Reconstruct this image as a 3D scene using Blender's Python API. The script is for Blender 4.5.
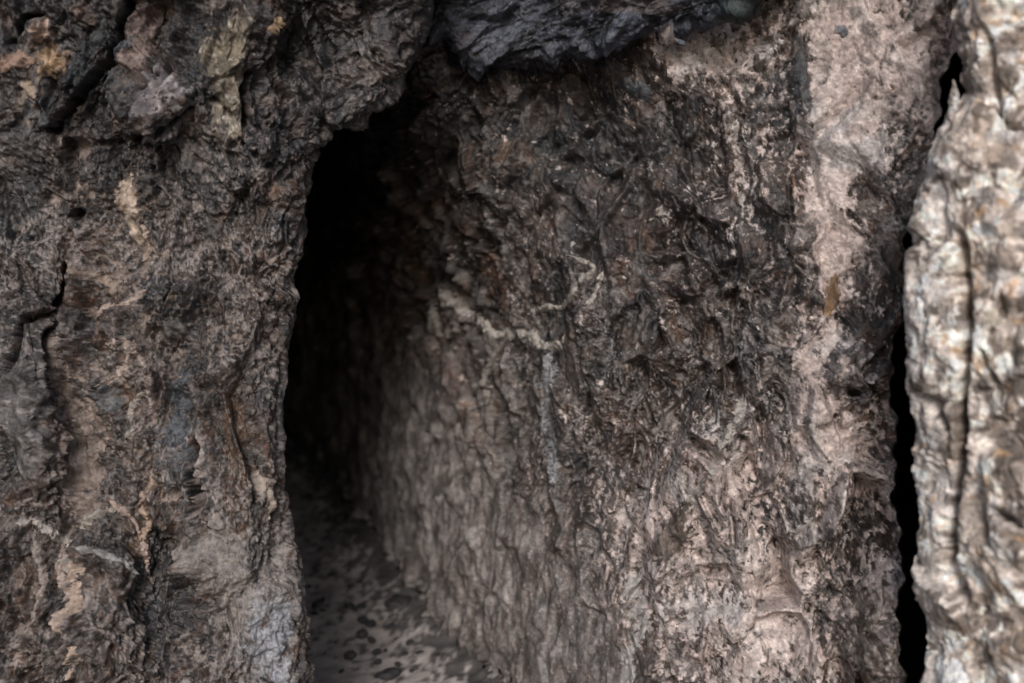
# A rough hewn mine passage seen from its daylit mouth.
import bpy, math, random
import numpy as np
F32 = np.float32
rng = np.random.RandomState(7)
random.seed(7)
STEP = 1.25          # grid spacing on the rock faces

for o in list(bpy.data.objects):
    bpy.data.objects.remove(o, do_unlink=True)
scene = bpy.context.scene
COL = scene.collection

# ------------------------------------------------------------------ noise
GRAD = rng.normal(size=(256, 3)).astype(F32)
GRAD /= np.linalg.norm(GRAD, axis=1, keepdims=True)

def hash3(ix, iy, iz, seed):
    with np.errstate(over='ignore'):
        h = (ix.astype(np.uint32) * np.uint32(374761393) + iy.astype(np.uint32) * np.uint32(668265263)
             + iz.astype(np.uint32) * np.uint32(2246822519) + np.uint32((seed * 3266489917) & 0xffffffff))
        h ^= h >> np.uint32(15); h *= np.uint32(2246822519)
        h ^= h >> np.uint32(13); h *= np.uint32(3266489917)
        h ^= h >> np.uint32(16)
    return h

def perlin(p, seed=0):
    pi = np.floor(p).astype(np.int64).astype(np.int32)
    f = (p - pi).astype(F32)
    u = f * f * f * (f * (f * 6 - 15) + 10)
    out = np.zeros(p.shape[0], F32)
    for dx in (0, 1):
        wx = u[:, 0] if dx else 1 - u[:, 0]
        for dy in (0, 1):
            wy = u[:, 1] if dy else 1 - u[:, 1]
            for dz in (0, 1):
                wz = u[:, 2] if dz else 1 - u[:, 2]
                g = GRAD[hash3(pi[:, 0] + dx, pi[:, 1] + dy, pi[:, 2] + dz, seed) & np.uint32(255)]
                d = g[:, 0] * (f[:, 0] - dx) + g[:, 1] * (f[:, 1] - dy) + g[:, 2] * (f[:, 2] - dz)
                out += wx * wy * wz * d
    return out * 1.5

def fbm(p, size, octv=4, seed=0, gain=.5, stretch=(1, 1, 1)):
    q = (p * np.array([1 / (size * s) for s in stretch], F32)).astype(F32)
    a, out, tot = 1.0, 0, 0
    for k in range(octv):
        out = out + a * perlin(q + 17.3 * k, seed + k); tot += a
        q = q * 2.03; a *= gain
    return out / tot

def ridged(p, size, octv=4, seed=0, gain=.5, stretch=(1, 1, 1)):
    q = (p * np.array([1 / (size * s) for s in stretch], F32)).astype(F32)
    a, out, tot = 1.0, 0, 0
    for k in range(octv):
        out = out + a * (1 - 2 * np.abs(perlin(q + 11.7 * k, seed + k))); tot += a
        q = q * 2.07; a *= gain
    return out / tot

def worley(p, seed=0):
    """F1, F2, random per cell (4), offset from the cell point"""
    pi = np.floor(p).astype(np.int64).astype(np.int32)
    n = p.shape[0]
    f1 = np.full(n, 9., F32); f2 = np.full(n, 9., F32)
    hid = np.zeros(n, np.uint32); off = np.zeros((n, 3), F32)
    for dx in (-1, 0, 1):
        for dy in (-1, 0, 1):
            for dz in (-1, 0, 1):
                cx, cy, cz = pi[:, 0] + dx, pi[:, 1] + dy, pi[:, 2] + dz
                h = hash3(cx, cy, cz, seed)
                ox = p[:, 0] - (cx + (h & np.uint32(1023)).astype(F32) / 1023)
                oy = p[:, 1] - (cy + ((h >> np.uint32(10)) & np.uint32(1023)).astype(F32) / 1023)
                oz = p[:, 2] - (cz + ((h >> np.uint32(20)) & np.uint32(1023)).astype(F32) / 1023)
                d = np.sqrt(ox * ox + oy * oy + oz * oz).astype(F32)
                m = d < f1
                f2 = np.where(m, f1, np.minimum(f2, d))
                f1 = np.where(m, d, f1)
                hid = np.where(m, h, hid)
                off[m] = np.stack([ox, oy, oz], 1)[m]
    return f1, f2, hid, off

def sstep(a, b, x):
    t = np.clip((x - a) / (b - a), 0, 1)
    return t * t * (3 - 2 * t)

def facets(p, size, seed, stretch=(1, 1, 1), tilt=.55, stepa=.25):
    """broken rock: every cell is a tilted plane at its own height"""
    q = (p * np.array([1 / (size * s) for s in stretch], F32)).astype(F32)
    f1, f2, h, off = worley(q, seed)
    g = GRAD[h & np.uint32(255)]
    t = (off * g).sum(1) * tilt + (((h >> np.uint32(8)) & np.uint32(255)).astype(F32) / 255 - .5) * stepa
    return t * size * sstep(0, .22, f2 - f1), f2 - f1, h

def tone(h, k):
    """every broken piece has a tone of its own"""
    return np.exp(k * (((h >> np.uint32(16)) & np.uint32(255)).astype(F32) / 127.5 - 1))

def hues(a, h, k):
    """some pieces are bluish grey, some reddish brown"""
    x = ((h >> np.uint32(4)) & np.uint32(255)).astype(F32) / 127.5 - 1
    cold = np.clip(x, 0, 1)[:, None] * k; hot = np.clip(-x, 0, 1)[:, None] * k
    return a * (1 + cold * col(-.22, .02, .30) + hot * col(.30, -.02, -.22))

def warp(p, size, amp, seed):
    return p + amp * np.stack([fbm(p, size, 2, seed), fbm(p, size, 2, seed + 31), fbm(p, size, 2, seed + 67)], 1)

# ------------------------------------------------------------------ camera and charts
EYE = np.array([0., 0., 1.25])
PITCH = math.radians(2.37)
FOC = 1000.0

def ray(c, r):
    """direction (with y = 1) of a chart point: charts are laid over the rock faces from the mouth of the passage"""
    x = (c - 512.) / FOC
    zc = -(r - 341.5) / FOC
    y = math.cos(PITCH) + zc * math.sin(PITCH)
    z = -math.sin(PITCH) + zc * math.cos(PITCH)
    return np.stack([x / y, np.ones_like(x), z / y], -1)

def at(c, r, depth):
    return EYE + ray(c, r) * depth[..., None]

def axis(lo, f0, f1, hi, step):
    mid = np.arange(f0, f1 + step, step)
    def grow(n):
        s, out, x = step, [], 0
        while x < n:
            s = min(s * 1.06, 7 if x < 480 else 40); x += s; out.append(x)
        return np.array(out)
    a = mid[0] - grow(mid[0] - lo)[::-1]
    b = mid[-1] + grow(hi - mid[-1])
    return np.concatenate([a, mid, b])

def smooth_table(xs, ys, x):
    """monotone cubic through a table"""
    xs = np.array(xs, float); ys = np.array(ys, float)
    d = np.diff(ys) / np.diff(xs)
    m = np.zeros_like(ys); m[1:-1] = np.where(d[:-1] * d[1:] > 0, 2 * d[:-1] * d[1:] / (d[:-1] + d[1:] + 1e-12), 0)
    m[0], m[-1] = d[0], d[-1]
    xx = np.clip(x, xs[0], xs[-1])
    i = np.clip(np.searchsorted(xs, xx) - 1, 0, len(xs) - 2)
    h = xs[i + 1] - xs[i]; t = (xx - xs[i]) / h
    return ((2 * t**3 - 3 * t**2 + 1) * ys[i] + (t**3 - 2 * t**2 + t) * h * m[i]
            + (-2 * t**3 + 3 * t**2) * ys[i + 1] + (t**3 - t**2) * h * m[i + 1])

def pdist(c, r, pts):
    """distance to a polyline and a side sign that is soft across it and fades at both ends"""
    best = np.full(c.shape, 1e6); side = np.zeros(c.shape); run = np.zeros(c.shape)
    tot = sum(math.hypot(b[0] - a[0], b[1] - a[1]) for a, b in zip(pts[:-1], pts[1:])); s0 = 0
    for (x0, y0), (x1, y1) in zip(pts[:-1], pts[1:]):
        dx, dy = x1 - x0, y1 - y0
        L = dx * dx + dy * dy
        t = np.clip(((c - x0) * dx + (r - y0) * dy) / L, 0, 1)
        ex, ey = c - x0 - t * dx, r - y0 - t * dy
        d = np.hypot(ex, ey)
        m = d < best
        best = np.where(m, d, best); side = np.where(m, np.sign(dx * ey - dy * ex), side)
        run = np.where(m, s0 + t * math.sqrt(L), run); s0 += math.sqrt(L)
    e = np.minimum(run, tot - run)
    fade = sstep(0, min(18, tot * .3), e)
    return best + 6 * (1 - fade), side * np.tanh(best / 2.0) * fade

def blob(c, r, x, y, rx, ry, ang=0):
    a = math.radians(ang); ca, sa = math.cos(a), math.sin(a)
    u = ((c - x) * ca + (r - y) * sa) / rx; v = (-(c - x) * sa + (r - y) * ca) / ry
    return np.exp(-(u * u + v * v))

def lerp(a, b, t):
    return a + (b - a) * t[..., None]

def col(*v):
    return np.array(v, F32)

# ------------------------------------------------------------------ materials
def rock_material(name, rough=.78, bump=.55, spec=.3, fine=260., vary=.6):
    m = bpy.data.materials.new(name); m.use_nodes = True
    nt = m.node_tree; N = nt.nodes; L = nt.links
    b = N['Principled BSDF']
    at_ = N.new('ShaderNodeAttribute'); at_.attribute_name = 'albedo'
    tc = N.new('ShaderNodeTexCoord')
    n1 = N.new('ShaderNodeTexNoise'); n1.inputs['Scale'].default_value = fine * .45; n1.inputs['Detail'].default_value = 6; n1.inputs['Roughness'].default_value = .68
    n2 = N.new('ShaderNodeTexVoronoi'); n2.inputs['Scale'].default_value = fine * .5
    n3 = N.new('ShaderNodeTexNoise'); n3.inputs['Scale'].default_value = 38; n3.inputs['Detail'].default_value = 8; n3.inputs['Roughness'].default_value = .7; n3.inputs['Distortion'].default_value = .6
    for n in (n1, n2, n3):
        L.new(tc.outputs['Object'], n.inputs['Vector'])
    mr = N.new('ShaderNodeMapRange'); mr.inputs[1].default_value = .3; mr.inputs[2].default_value = .7
    mr.inputs[3].default_value = 1 - vary * .6; mr.inputs[4].default_value = 1 + vary * .6
    L.new(n1.outputs['Fac'], mr.inputs[0])
    mr2 = N.new('ShaderNodeMapRange'); mr2.inputs[1].default_value = .32; mr2.inputs[2].default_value = .68
    mr2.inputs[3].default_value = 1 - vary * .75; mr2.inputs[4].default_value = 1 + vary * .75
    L.new(n3.outputs['Fac'], mr2.inputs[0])
    mu = N.new('ShaderNodeMath'); mu.operation = 'MULTIPLY'
    L.new(mr.outputs[0], mu.inputs[0]); L.new(mr2.outputs[0], mu.inputs[1])
    vm = N.new('ShaderNodeVectorMath'); vm.operation = 'SCALE'
    L.new(at_.outputs['Color'], vm.inputs[0]); L.new(mu.outputs[0], vm.inputs['Scale'])
    L.new(vm.outputs[0], b.inputs['Base Color'])
    rr = N.new('ShaderNodeMapRange'); rr.inputs[1].default_value = .3; rr.inputs[2].default_value = .7
    rr.inputs[3].default_value = rough - .22; rr.inputs[4].default_value = min(1, rough + .15)
    L.new(n3.outputs['Fac'], rr.inputs[0]); L.new(rr.outputs[0], b.inputs['Roughness'])
    b.inputs['Specular IOR Level'].default_value = spec
    ad = N.new('ShaderNodeMath'); ad.operation = 'MULTIPLY_ADD'; ad.inputs[1].default_value = .5
    L.new(n2.outputs['Distance'], ad.inputs[0]); L.new(n1.outputs['Fac'], ad.inputs[2])
    bp = N.new('ShaderNodeBump'); bp.inputs['Strength'].default_value = bump; bp.inputs['Distance'].default_value = .006
    L.new(ad.outputs[0], bp.inputs['Height']); L.new(bp.outputs[0], b.inputs['Normal'])
    return m

M_WALL = rock_material('passage rock', rough=.64, spec=.45)
M_FACE = rock_material('dark face rock', rough=.56, spec=.5)
M_SLAB = rock_material('blue black slab rock', rough=.58, spec=.45)
M_PIL = rock_material('pale edge rock', rough=.75, fine=200)
M_SAND = rock_material('trodden sand', rough=.9, bump=.25, spec=.15, fine=420, vary=.25)
M_STONE = rock_material('dark loose stone', rough=.85, spec=.25)
M_VEIN = rock_material('pale mineral', rough=.7, bump=.3, spec=.35, vary=.42)

# ------------------------------------------------------------------ objects
def grid_mesh(name, P, A, mat, parent=None):
    H, W = P.shape[:2]
    me = bpy.data.meshes.new(name)
    idx = np.arange(H * W).reshape(H, W)
    q = np.stack([idx[:-1, :-1], idx[1:, :-1], idx[1:, 1:], idx[:-1, 1:]], -1).reshape(-1, 4)
    me.vertices.add(H * W); me.vertices.foreach_set('co', P.reshape(-1).astype(F32))
    me.loops.add(q.size); me.loops.foreach_set('vertex_index', q.reshape(-1).astype(np.int32))
    me.polygons.add(len(q))
    me.polygons.foreach_set('loop_start', (np.arange(len(q)) * 4).astype(np.int32))
    me.polygons.foreach_set('use_smooth', np.ones(len(q), bool))
    me.update(calc_edges=True)
    ca = me.color_attributes.new('albedo', 'FLOAT_COLOR', 'POINT')
    A4 = np.ones((H * W, 4), F32); A4[:, :3] = np.clip(A.reshape(-1, 3), .008, .8)
    ca.data.foreach_set('color', A4.reshape(-1))
    me.materials.append(mat)
    o = bpy.data.objects.new(name, me); COL.objects.link(o)
    if parent is not None:
        o.parent = parent
    return o

def tag(o, label=None, cat=None, group=None, kind=None):
    if label: o['label'] = label
    if cat: o['category'] = cat
    if group: o['group'] = group
    if kind: o['kind'] = kind
    return o

def grid_normals(P):
    n = np.cross(np.gradient(P, axis=0), np.gradient(P, axis=1))
    n /= np.linalg.norm(n, axis=-1, keepdims=True) + 1e-9
    to = EYE - P
    s = np.sign((n * to).sum(-1, keepdims=True)); s[s == 0] = 1
    return n, s

def face_normal(base, c, r):
    a, b = base(c + .7, r) - base(c - .7, r), base(c, r + .7) - base(c, r - .7)
    n = np.cross(b, a); n /= np.linalg.norm(n, axis=-1, keepdims=True) + 1e-9
    p = base(c, r)
    s = np.sign(((EYE - p) * n).sum(-1, keepdims=True)); s[s == 0] = 1
    return p, n * s

class Face:
    """a rock face: a smooth base surface over a chart, broken by relief, with its minerals"""
    def __init__(self, base, relief, lean=None):
        self.base, self.relief, self.lean = base, relief, lean
    def point(self, c, r):
        p, n = face_normal(self.base, c, r)
        if self.lean is not None:                              # broken blocks stand out towards the mouth of the passage
            k = sstep(430, 540, c)[..., None]
            n = n * (1 - k) + np.array(self.lean) * k
            n /= np.linalg.norm(n, axis=-1, keepdims=True)
        sh = p.shape[:-1]
        d, a = self.relief(p.reshape(-1, 3).astype(F32), c.reshape(-1), r.reshape(-1), n.reshape(-1, 3).astype(F32))
        return p + n * d.reshape(sh)[..., None], n, a.reshape(sh + (3,)), d.reshape(sh)

def resample(pts, step):
    pts = np.array(pts, float)
    # Catmull-Rom, then even spacing
    p = np.vstack([2 * pts[0] - pts[1], pts, 2 * pts[-1] - pts[-2]])
    out = []
    for i in range(1, len(p) - 2):
        for t in np.linspace(0, 1, 24, endpoint=False):
            a, b, c, d = p[i - 1], p[i], p[i + 1], p[i + 2]
            out.append(.5 * (2 * b + (c - a) * t + (2 * a - 5 * b + 4 * c - d) * t**2 + (3 * b - a - 3 * c + d) * t**3))
    out.append(pts[-1]); out = np.array(out)
    s = np.concatenate([[0], np.cumsum(np.hypot(*np.diff(out, axis=0).T))])
    n = max(4, int(s[-1] / step)); q = np.linspace(0, s[-1], n)
    return np.stack([np.interp(q, s, out[:, 0]), np.interp(q, s, out[:, 1])], 1), q / s[-1]

def vein(face, name, pts, w0, h, colour, parent, mat=None, colour2=None, rag=1.0, seed=1):
    """a raised mineral vein lying in a rock face"""
    path, t = resample(pts, 1.0)
    tan = np.gradient(path, axis=0); tan /= np.linalg.norm(tan, axis=1, keepdims=True)
    nor = np.stack([-tan[:, 1], tan[:, 0]], 1)
    nw = max(9, int(w0 * 2.6) | 1)
    w = np.linspace(-1, 1, nw)
    pn = np.concatenate([path, np.zeros((len(path), 1))], 1).astype(F32)
    wid = 1.5 * w0 * (.85 + 1.3 * fbm(pn, 16, 4, seed)) * np.minimum(1, np.minimum(t, 1 - t) * 9 + .25)
    wid = np.maximum(wid, w0 * .85) * np.minimum(1, np.minimum(t, 1 - t) * 7 + .12)
    mean = fbm(pn, 14, 4, seed + 5) * w0 * 1.3
    h = h * .62
    c = path[:, None, 0] + nor[:, None, 0] * (w[None] * wid[:, None] + mean[:, None])
    r = path[:, None, 1] + nor[:, None, 1] * (w[None] * wid[:, None] + mean[:, None])
    p, n, a, d = face.point(c, r)
    q = p.reshape(-1, 3).astype(F32)
    lump = (fbm(q, .03, 4, seed + 9) * rag).reshape(c.shape)
    prof = h * ((1 - np.abs(w[None])**1.6) * (.75 + 1.3 * lump) - .30)
    P = p + n * prof[..., None]
    m = sstep(-.16, .14, fbm(q, .014, 4, seed + 12, .6)).reshape(c.shape)
    cc = lerp(np.broadcast_to(col(*(colour2 or [x * .75 for x in colour])), c.shape + (3,)), col(*colour), m)
    cc = lerp(cc, a, .95 * sstep(.60, .85, np.abs(np.broadcast_to(w[None], c.shape)) + .8 * fbm(q, .012, 4, seed + 15, .6).reshape(c.shape)))
    return grid_mesh(name, P, cc, mat or M_VEIN, parent)

def lump(face, name, x, y, rx, ry, ang, h, colours, parent, mat=None, seed=1, facet=.05, flat=.5, sink=.28, spots=None):
    """a stone or mineral patch set into a rock face"""
    n_u, n_v = max(17, int(rx * 2 / STEP)), max(17, int(ry * 2 / STEP))
    u, v = np.meshgrid(np.linspace(-1, 1, n_u), np.linspace(-1, 1, n_v))
    a = math.radians(ang)
    # square to disc, so that the outline is an uneven oval
    uu = u * np.sqrt(1 - v * v / 2); vv = v * np.sqrt(1 - u * u / 2)
    ph = np.arctan2(vv, uu)
    k = 1 + .20 * np.sin(2 * ph + seed) + .13 * np.sin(3 * ph + 2.1 * seed) + .09 * np.sin(5 * ph + .7 * seed)
    k = k + .8 * fbm(np.stack([uu.ravel() * 40, vv.ravel() * 40, 0 * uu.ravel() + seed], 1).astype(F32), 34, 4, seed + 20, .6).reshape(uu.shape)
    c = x + (uu * rx * math.cos(a) - vv * ry * math.sin(a)) * k
    r = y + (uu * rx * math.sin(a) + vv * ry * math.cos(a)) * k
    p, n, al, d = face.point(c, r)
    q = p.reshape(-1, 3).astype(F32)
    rho = np.sqrt(uu * uu + vv * vv)
    fc, edge, hh = facets(warp(q, .05, .02, seed), facet, seed + 3, tilt=.5, stepa=.35)
    fb = fbm(q, .025, 4, seed + 8)
    h = h * .6
    prof = h * (np.clip(1 - rho**2.6, 0, 1)**flat - sink) + (fc.reshape(rho.shape) * .45 + fb.reshape(rho.shape) * .010) * (1 - .5 * rho)
    P = p - n * (d * .2)[..., None] + n * prof[..., None]
    m = sstep(-.15, .15, fbm(q, .04, 6, seed + 11, .62)).reshape(rho.shape)
    cc = lerp(np.broadcast_to(col(*colours[0]), rho.shape + (3,)), col(*colours[1]), m)
    if len(colours) > 2:
        m2 = sstep(.66, .78, ridged(warp(q, .05, .02, seed + 2), .05, 4, seed + 14)).reshape(rho.shape)
        cc = lerp(cc, col(*colours[2]), m2)
    cc = cc * tone(hh, .35).reshape(rho.shape)[..., None]
    cc = lerp(cc, al, .97 * sstep(.62, .80, rho + 1.0 * fbm(q, .022, 5, seed + 16, .62).reshape(rho.shape)))
    return grid_mesh(name, P, cc, mat or M_VEIN, parent)

# ------------------------------------------------------------------ the passage wall
WC = [100, 170, 250, 310, 360, 420, 480, 540, 600, 700, 800, 900, 960, 1060, 1300]
WD = [6.9, 6.8, 6.3, 5.5, 4.65, 3.88, 3.36, 3.02, 2.78, 2.53, 2.37, 2.22, 2.12, 2.0, 1.92]
JC = [100, 290, 310, 350, 390, 480, 560, 700, 900, 1300]        # where the wall meets the floor
JR = [440, 445, 455, 515, 575, 683, 745, 800, 860, 900]

def SHADOW_SLOT(r):
    # deep slot added to give the dark of the pillar's shadow
    return np.interp(r, [-520, 40, 60, 110, 220, 300, 400, 520, 683, 1000], [964, 962, 950, 944, 914, 902, 893, 900, 904, 900]) + 3.2 * np.sin(r / 21.) + 2.2 * np.sin(r / 8.3 + 1) + 1.6 * np.sin(r / 3.7 + 2)

def wall_depth(c, r):
    d = smooth_table(WC, WD, c)
    k = sstep(820, 560, c)                                     # the passage part is barrel shaped
    low = np.clip((r - 400) / 283, 0, 2); top = np.clip((300 - r) / 300, 0, 2)
    d = d * (1 - k * .05 * low**1.3 - .045 * k * top**1.2 - (1 - k) * .02 * low)
    vt = sstep(640, 490, c) * sstep(315, 440, c) * sstep(350, 60, r)
    d = d + (2.74 - d) * vt * .92
    # broad hollows and swells
    d = d + .10 * blob(c, r, 600, 120, 120, 60) - .07 * blob(c, r, 560, 330, 70, 90) + .07 * blob(c, r, 690, 300, 40, 130, 8)
    d = d - .05 * blob(c, r, 800, 420, 60, 130) + .05 * blob(c, r, 860, 260, 40, 200) - .05 * blob(c, r, 880, 380, 22, 24)
    d = d + .05 * blob(c, r, 855, 392, 20, 8) - .07 * blob(c, r, 880, 655, 45, 60, 20) - .05 * blob(c, r, 470, 560, 60, 90)
    d = d + .06 * blob(c, r, 640, 460, 40, 60, 25) - .06 * blob(c, r, 690, 480, 30, 90, 15)
    d = d + .07 * blob(c, r, 945, 75, 16, 40)
    d = d + 4.6 * sstep(-2, 4, c - SHADOW_SLOT(r))
    return d

def wall_base(c, r):
    return at(c, r, wall_depth(c, r))

CRACK_W = [[(660, 95), (676, 130), (690, 170), (697, 190), (705, 215), (708, 235), (715, 255), (728, 275), (733, 300), (731, 330), (737, 360), (735, 385), (742, 402), (738, 420)]]
LEDGE_W = [[(838, 580), (824, 603), (817, 635), (820, 655), (835, 672), (850, 690)],
           [(745, 480), (748, 520), (760, 555), (770, 575)], [(782, 470), (790, 500), (775, 530)],
           [(684, 385), (672, 410), (655, 432), (640, 445)], [(735, 388), (720, 425), (700, 450), (695, 480)],
           [(640, 395), (630, 425), (640, 460)], [(560, 345), (563, 380), (566, 420)], [(592, 275), (600, 262), (606, 280), (597, 300)],
           [(410, 120), (425, 150), (440, 200)], [(485, 170), (500, 200), (520, 225)], [(655, 240), (670, 250), (690, 262)]]

def wall_relief(p, c, r, n):
    pw = warp(p, .30, .06, 3)
    ps = pw * col(1, 1, .95)                                    # lumps run down the wall
    big = fbm(p, .55, 3, 1) * .03
    amp = sstep(-.3, .35, fbm(p, .35, 3, 41))
    cw = c + 46 * fbm(p, .12, 6, 71, .62) + 60 * fbm(p, .28, 3, 73); rw = r + 50 * fbm(p, .14, 5, 75, .6)
    # where the wall is dusted or crusted (pale stands partly for light) or broken
    dust_light = .95 * blob(cw, rw, 838, 60, 44, 150) + .95 * blob(cw, rw, 843, 245, 30, 130, 4) + .95 * blob(cw, rw, 915, 50, 60, 80) \
        + .85 * blob(cw, rw, 655, 58, 34, 26, -10) + .65 * blob(cw, rw, 710, 50, 60, 55) + .75 * blob(cw, rw, 862, 455, 42, 42) + 1.0 * blob(cw, rw, 770, 620, 75, 85) + .55 * blob(cw, rw, 650, 570, 60, 80) \
        + .45 * blob(cw, rw, 895, 560, 40, 130) + .45 * blob(cw, rw, 760, 170, 70, 70) + .68 * blob(cw, rw, 730, 480, 90, 65) + .4 * blob(cw, rw, 830, 400, 30, 90) \
        - .30 * blob(cw, rw, 797, 70, 12, 70) - .35 * blob(cw, rw, 800, 170, 26, 60) - .35 * blob(cw, rw, 890, 230, 20, 90)
    hang_light = 1.0 * blob(cw, rw, 460, 560, 85, 150, -20) + 1.1 * blob(cw, rw, 355, 430, 85, 130, -25) + .5 * blob(cw, rw, 590, 640, 60, 80)
    hang_light = np.clip(hang_light, 0, 1)
    lumpy = np.clip(.30 + blob(cw, rw, 690, 480, 160, 150) + .8 * blob(cw, rw, 850, 580, 90, 130) + .5 * blob(cw, rw, 700, 300, 120, 120), 0, 1.2) * (1 - .6 * hang_light)
    calm = sstep(.3, .9, dust_light) * .7
    f0, e0, h0 = facets(warp(ps, .2, .03, 17), .19, 24, (1, 1, 1.3), tilt=.75, stepa=.2)
    f1, e1, h1 = facets(warp(ps, .09, .016, 7), .095, 21, (1, 1, 1.35), tilt=.85, stepa=.3)
    rg = ridged(pw, .085, 5, 51, .55, (1, 1, 1.15))
    ribs = ridged(warp(p, .12, .05, 8), .085, 5, 65, .5, (1, 1, 3.2)) - .55
    d0 = big + f0 * (.25 + .75 * lumpy) + f1 * (.3 + .4 * amp + 1.15 * lumpy) * (1 - calm) * (1 - .65 * hang_light) \
        + .008 * rg * (1 - .6 * calm) * (1 - .6 * hang_light) + (.003 + .004 * lumpy) * ribs * (1 - .6 * calm)
    # the finer grain follows the broken forms
    p = p + n * d0[:, None]
    pw = warp(p, .30, .06, 3); ps = pw * col(1, 1, .85)
    f2, e2, h2 = facets(warp(ps, .05, .018, 9), .036, 22, tilt=.75, stepa=.4)
    f3, e3, h3 = facets(warp(ps, .018, .008, 12), .0135, 23, tilt=.9, stepa=.45)
    mid = fbm(pw, .07, 5, 55, .6, (1, 1, 1.2))
    streak = fbm(p, .024, 5, 61, .6, (1, 1, 4))
    cells = ridged(warp(pw, .04, .022, 6), .030, 4, 63, .6, (1, 1, 1.3))
    speck = fbm(warp(p, .02, .009, 14), .020, 5, 81, .66, (1, 1, 1.3))
    dm = sstep(.0, .15, np.clip(dust_light, 0, 1.3) * .62 - .27 - speck * 1.05 - .30 * (rg - .55) - .2 * ribs)
    wash = .9 * sstep(.30, 1.0, dust_light + .6 * mid) * sstep(560, 380, r) * (1 - .9 * sstep(.05, .11, speck + .12 * (rg - .55)))
    dm = np.maximum(dm, wash) * (1 - .85 * hang_light)
    smooth = .72 * dm
    d = d0 + (f2 * (.30 + .35 * amp + .35 * lumpy) + f3 * (.25 + .35 * amp)) * (1 - smooth) * (1 - .85 * hang_light)
    d = d + .008 * mid * (1 - .6 * smooth) + .004 * (cells - .3) * (1 - smooth) * (1 - .8 * hang_light)
    d = d + streak * (.003 + .007 * hang_light) + .004 * dm
    d = d + .0038 * fbm(p, .010, 3, 91) - .003 * np.exp(-e2 / .07) * amp * (1 - hang_light)
    # cracks and overlapping ledges
    cj = c + 9 * fbm(p, .07, 2, 95); rj = r + 9 * fbm(p, .07, 2, 99)
    for k in CRACK_W:
        x, s = pdist(cj, rj, k)
        d = d - .026 * np.exp(-(x / 2.6)**2) + .012 * np.exp(-x / 16) * s
    for k in LEDGE_W:
        x, s = pdist(cj, rj, k)
        d = d + .010 * np.exp(-x / 20) * s - .016 * np.exp(-(x / 2.6)**2)
    d = d * (1 - .9 * sstep(-14, -2, c - SHADOW_SLOT(r)))
    # ragged, undercut foot
    J = np.interp(c, JC, JR)
    fr = 12 + 40 * np.clip(fbm(p, .020, 3, 101, .6, (1, 1, 12)) + .10, -.3, .8)
    under = sstep(0, 7, rw * 0 + r - (J - fr))
    d = d - .20 * under
    # colours
    v1 = sstep(-.16, .20, fbm(pw, .10, 6, 111, .62)); v2 = sstep(-.15, .15, fbm(p, .30, 4, 117))
    a = lerp(np.broadcast_to(col(.026, .023, .022), p.shape), col(.100, .080, .069), v1)
    a = lerp(a, col(.078, .050, .038), .6 * v2)
    a = a * (tone(h2, .55) * tone(h3, .55) * tone(h1, .3))[:, None] * .66
    a = hues(hues(a, h1, .6), h2, .7)
    grey = sstep(.2, .75, 1.1 * blob(cw, rw, 590, 170, 130, 130) + .5 * blob(cw, rw, 700, 250, 80, 80) + blob(cw, rw, 797, 90, 16, 70) + .6 * blob(cw, rw, 450, 150, 60, 100))
    a = lerp(a, a * .6 + col(.012, .013, .015), .8 * grey)
    rust = sstep(.0, .35, fbm(p, .16, 4, 121) + .75 * blob(cw, rw, 690, 500, 90, 120) + .6 * blob(cw, rw, 545, 285, 30, 24) + .5 * blob(cw, rw, 890, 560, 40, 90) - .40 + .3 * mid)
    a = lerp(a, a * .6 + col(.044, .022, .011), .85 * rust)
    # worn pale edges of the relief; tops paler wherever pieces stand out
    zone = sstep(-.12, .16, fbm(p, .24, 4, 129) + .25 * blob(cw, rw, 650, 330, 140, 130) - .2 * grey)
    web = sstep(.67, .77, cells + .35 * fbm(p, .03, 3, 125)) * (.25 + .75 * zone)
    mort = sstep(.13, .03, e2 + .35 * fbm(p, .02, 3, 127)) * zone * sstep(-.1, .12, fbm(p, .11, 3, 128))
    worn = sstep(.72, .84, rg + .35 * speck)
    chips = sstep(.14, .20, fbm(warp(p, .014, .006, 15), .014, 5, 130, .65, (1, 1, 1.15)) + .10 * (zone - .5)) 
    a = lerp(a, col(.22, .195, .186), .55 * worn * (1 - .5 * hang_light))
    a = lerp(a, col(.30, .268, .255), .74 * (1 - .45 * grey) * web * (1 - .6 * hang_light))
    a = lerp(a, col(.27, .232, .218), .6 * mort * (1 - .7 * hang_light))
    a = lerp(a, col(.30, .275, .265), .55 * chips * zone * (1 - .7 * hang_light) * (1 - .7 * grey))
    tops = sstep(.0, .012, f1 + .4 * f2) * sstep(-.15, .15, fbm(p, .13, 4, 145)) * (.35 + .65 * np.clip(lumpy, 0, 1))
    a = lerp(a, a * .45 + col(.150, .128, .118), .62 * tops * (1 - .7 * hang_light) * (1 - .5 * grey))
    soot = sstep(.10, .17, fbm(warp(p, .02, .009, 16), .024, 5, 131, .6, (1, 1, 1.2)))
    a = lerp(a, col(.026, .023, .022), .38 * soot * (1 - .5 * hang_light))
    # hanging crust in drips, paled to paint in light low in the passage
    drip = sstep(-.28, .28, streak * .9 + .5 * mid + .2 * speck + .4 * fbm(p, .2, 3, 133))
    a = lerp(a, lerp(np.broadcast_to(col(.105, .090, .084), p.shape), col(.36, .325, .310), drip), .88 * hang_light)
    # pale washed dusting, also painting in the brightening towards the right
    dc = lerp(np.broadcast_to(col(.46, .368, .338), p.shape), col(.60, .505, .468), sstep(-.3, .3, fbm(p, .09, 4, 137)))
    dc = lerp(dc, col(.46, .46, .46), .5 * sstep(.0, .35, fbm(p, .15, 3, 139)))
    dc = dc * (1 + .9 * np.clip(fbm(p, .018, 4, 138, .65), -.5, .5))[:, None]
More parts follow.
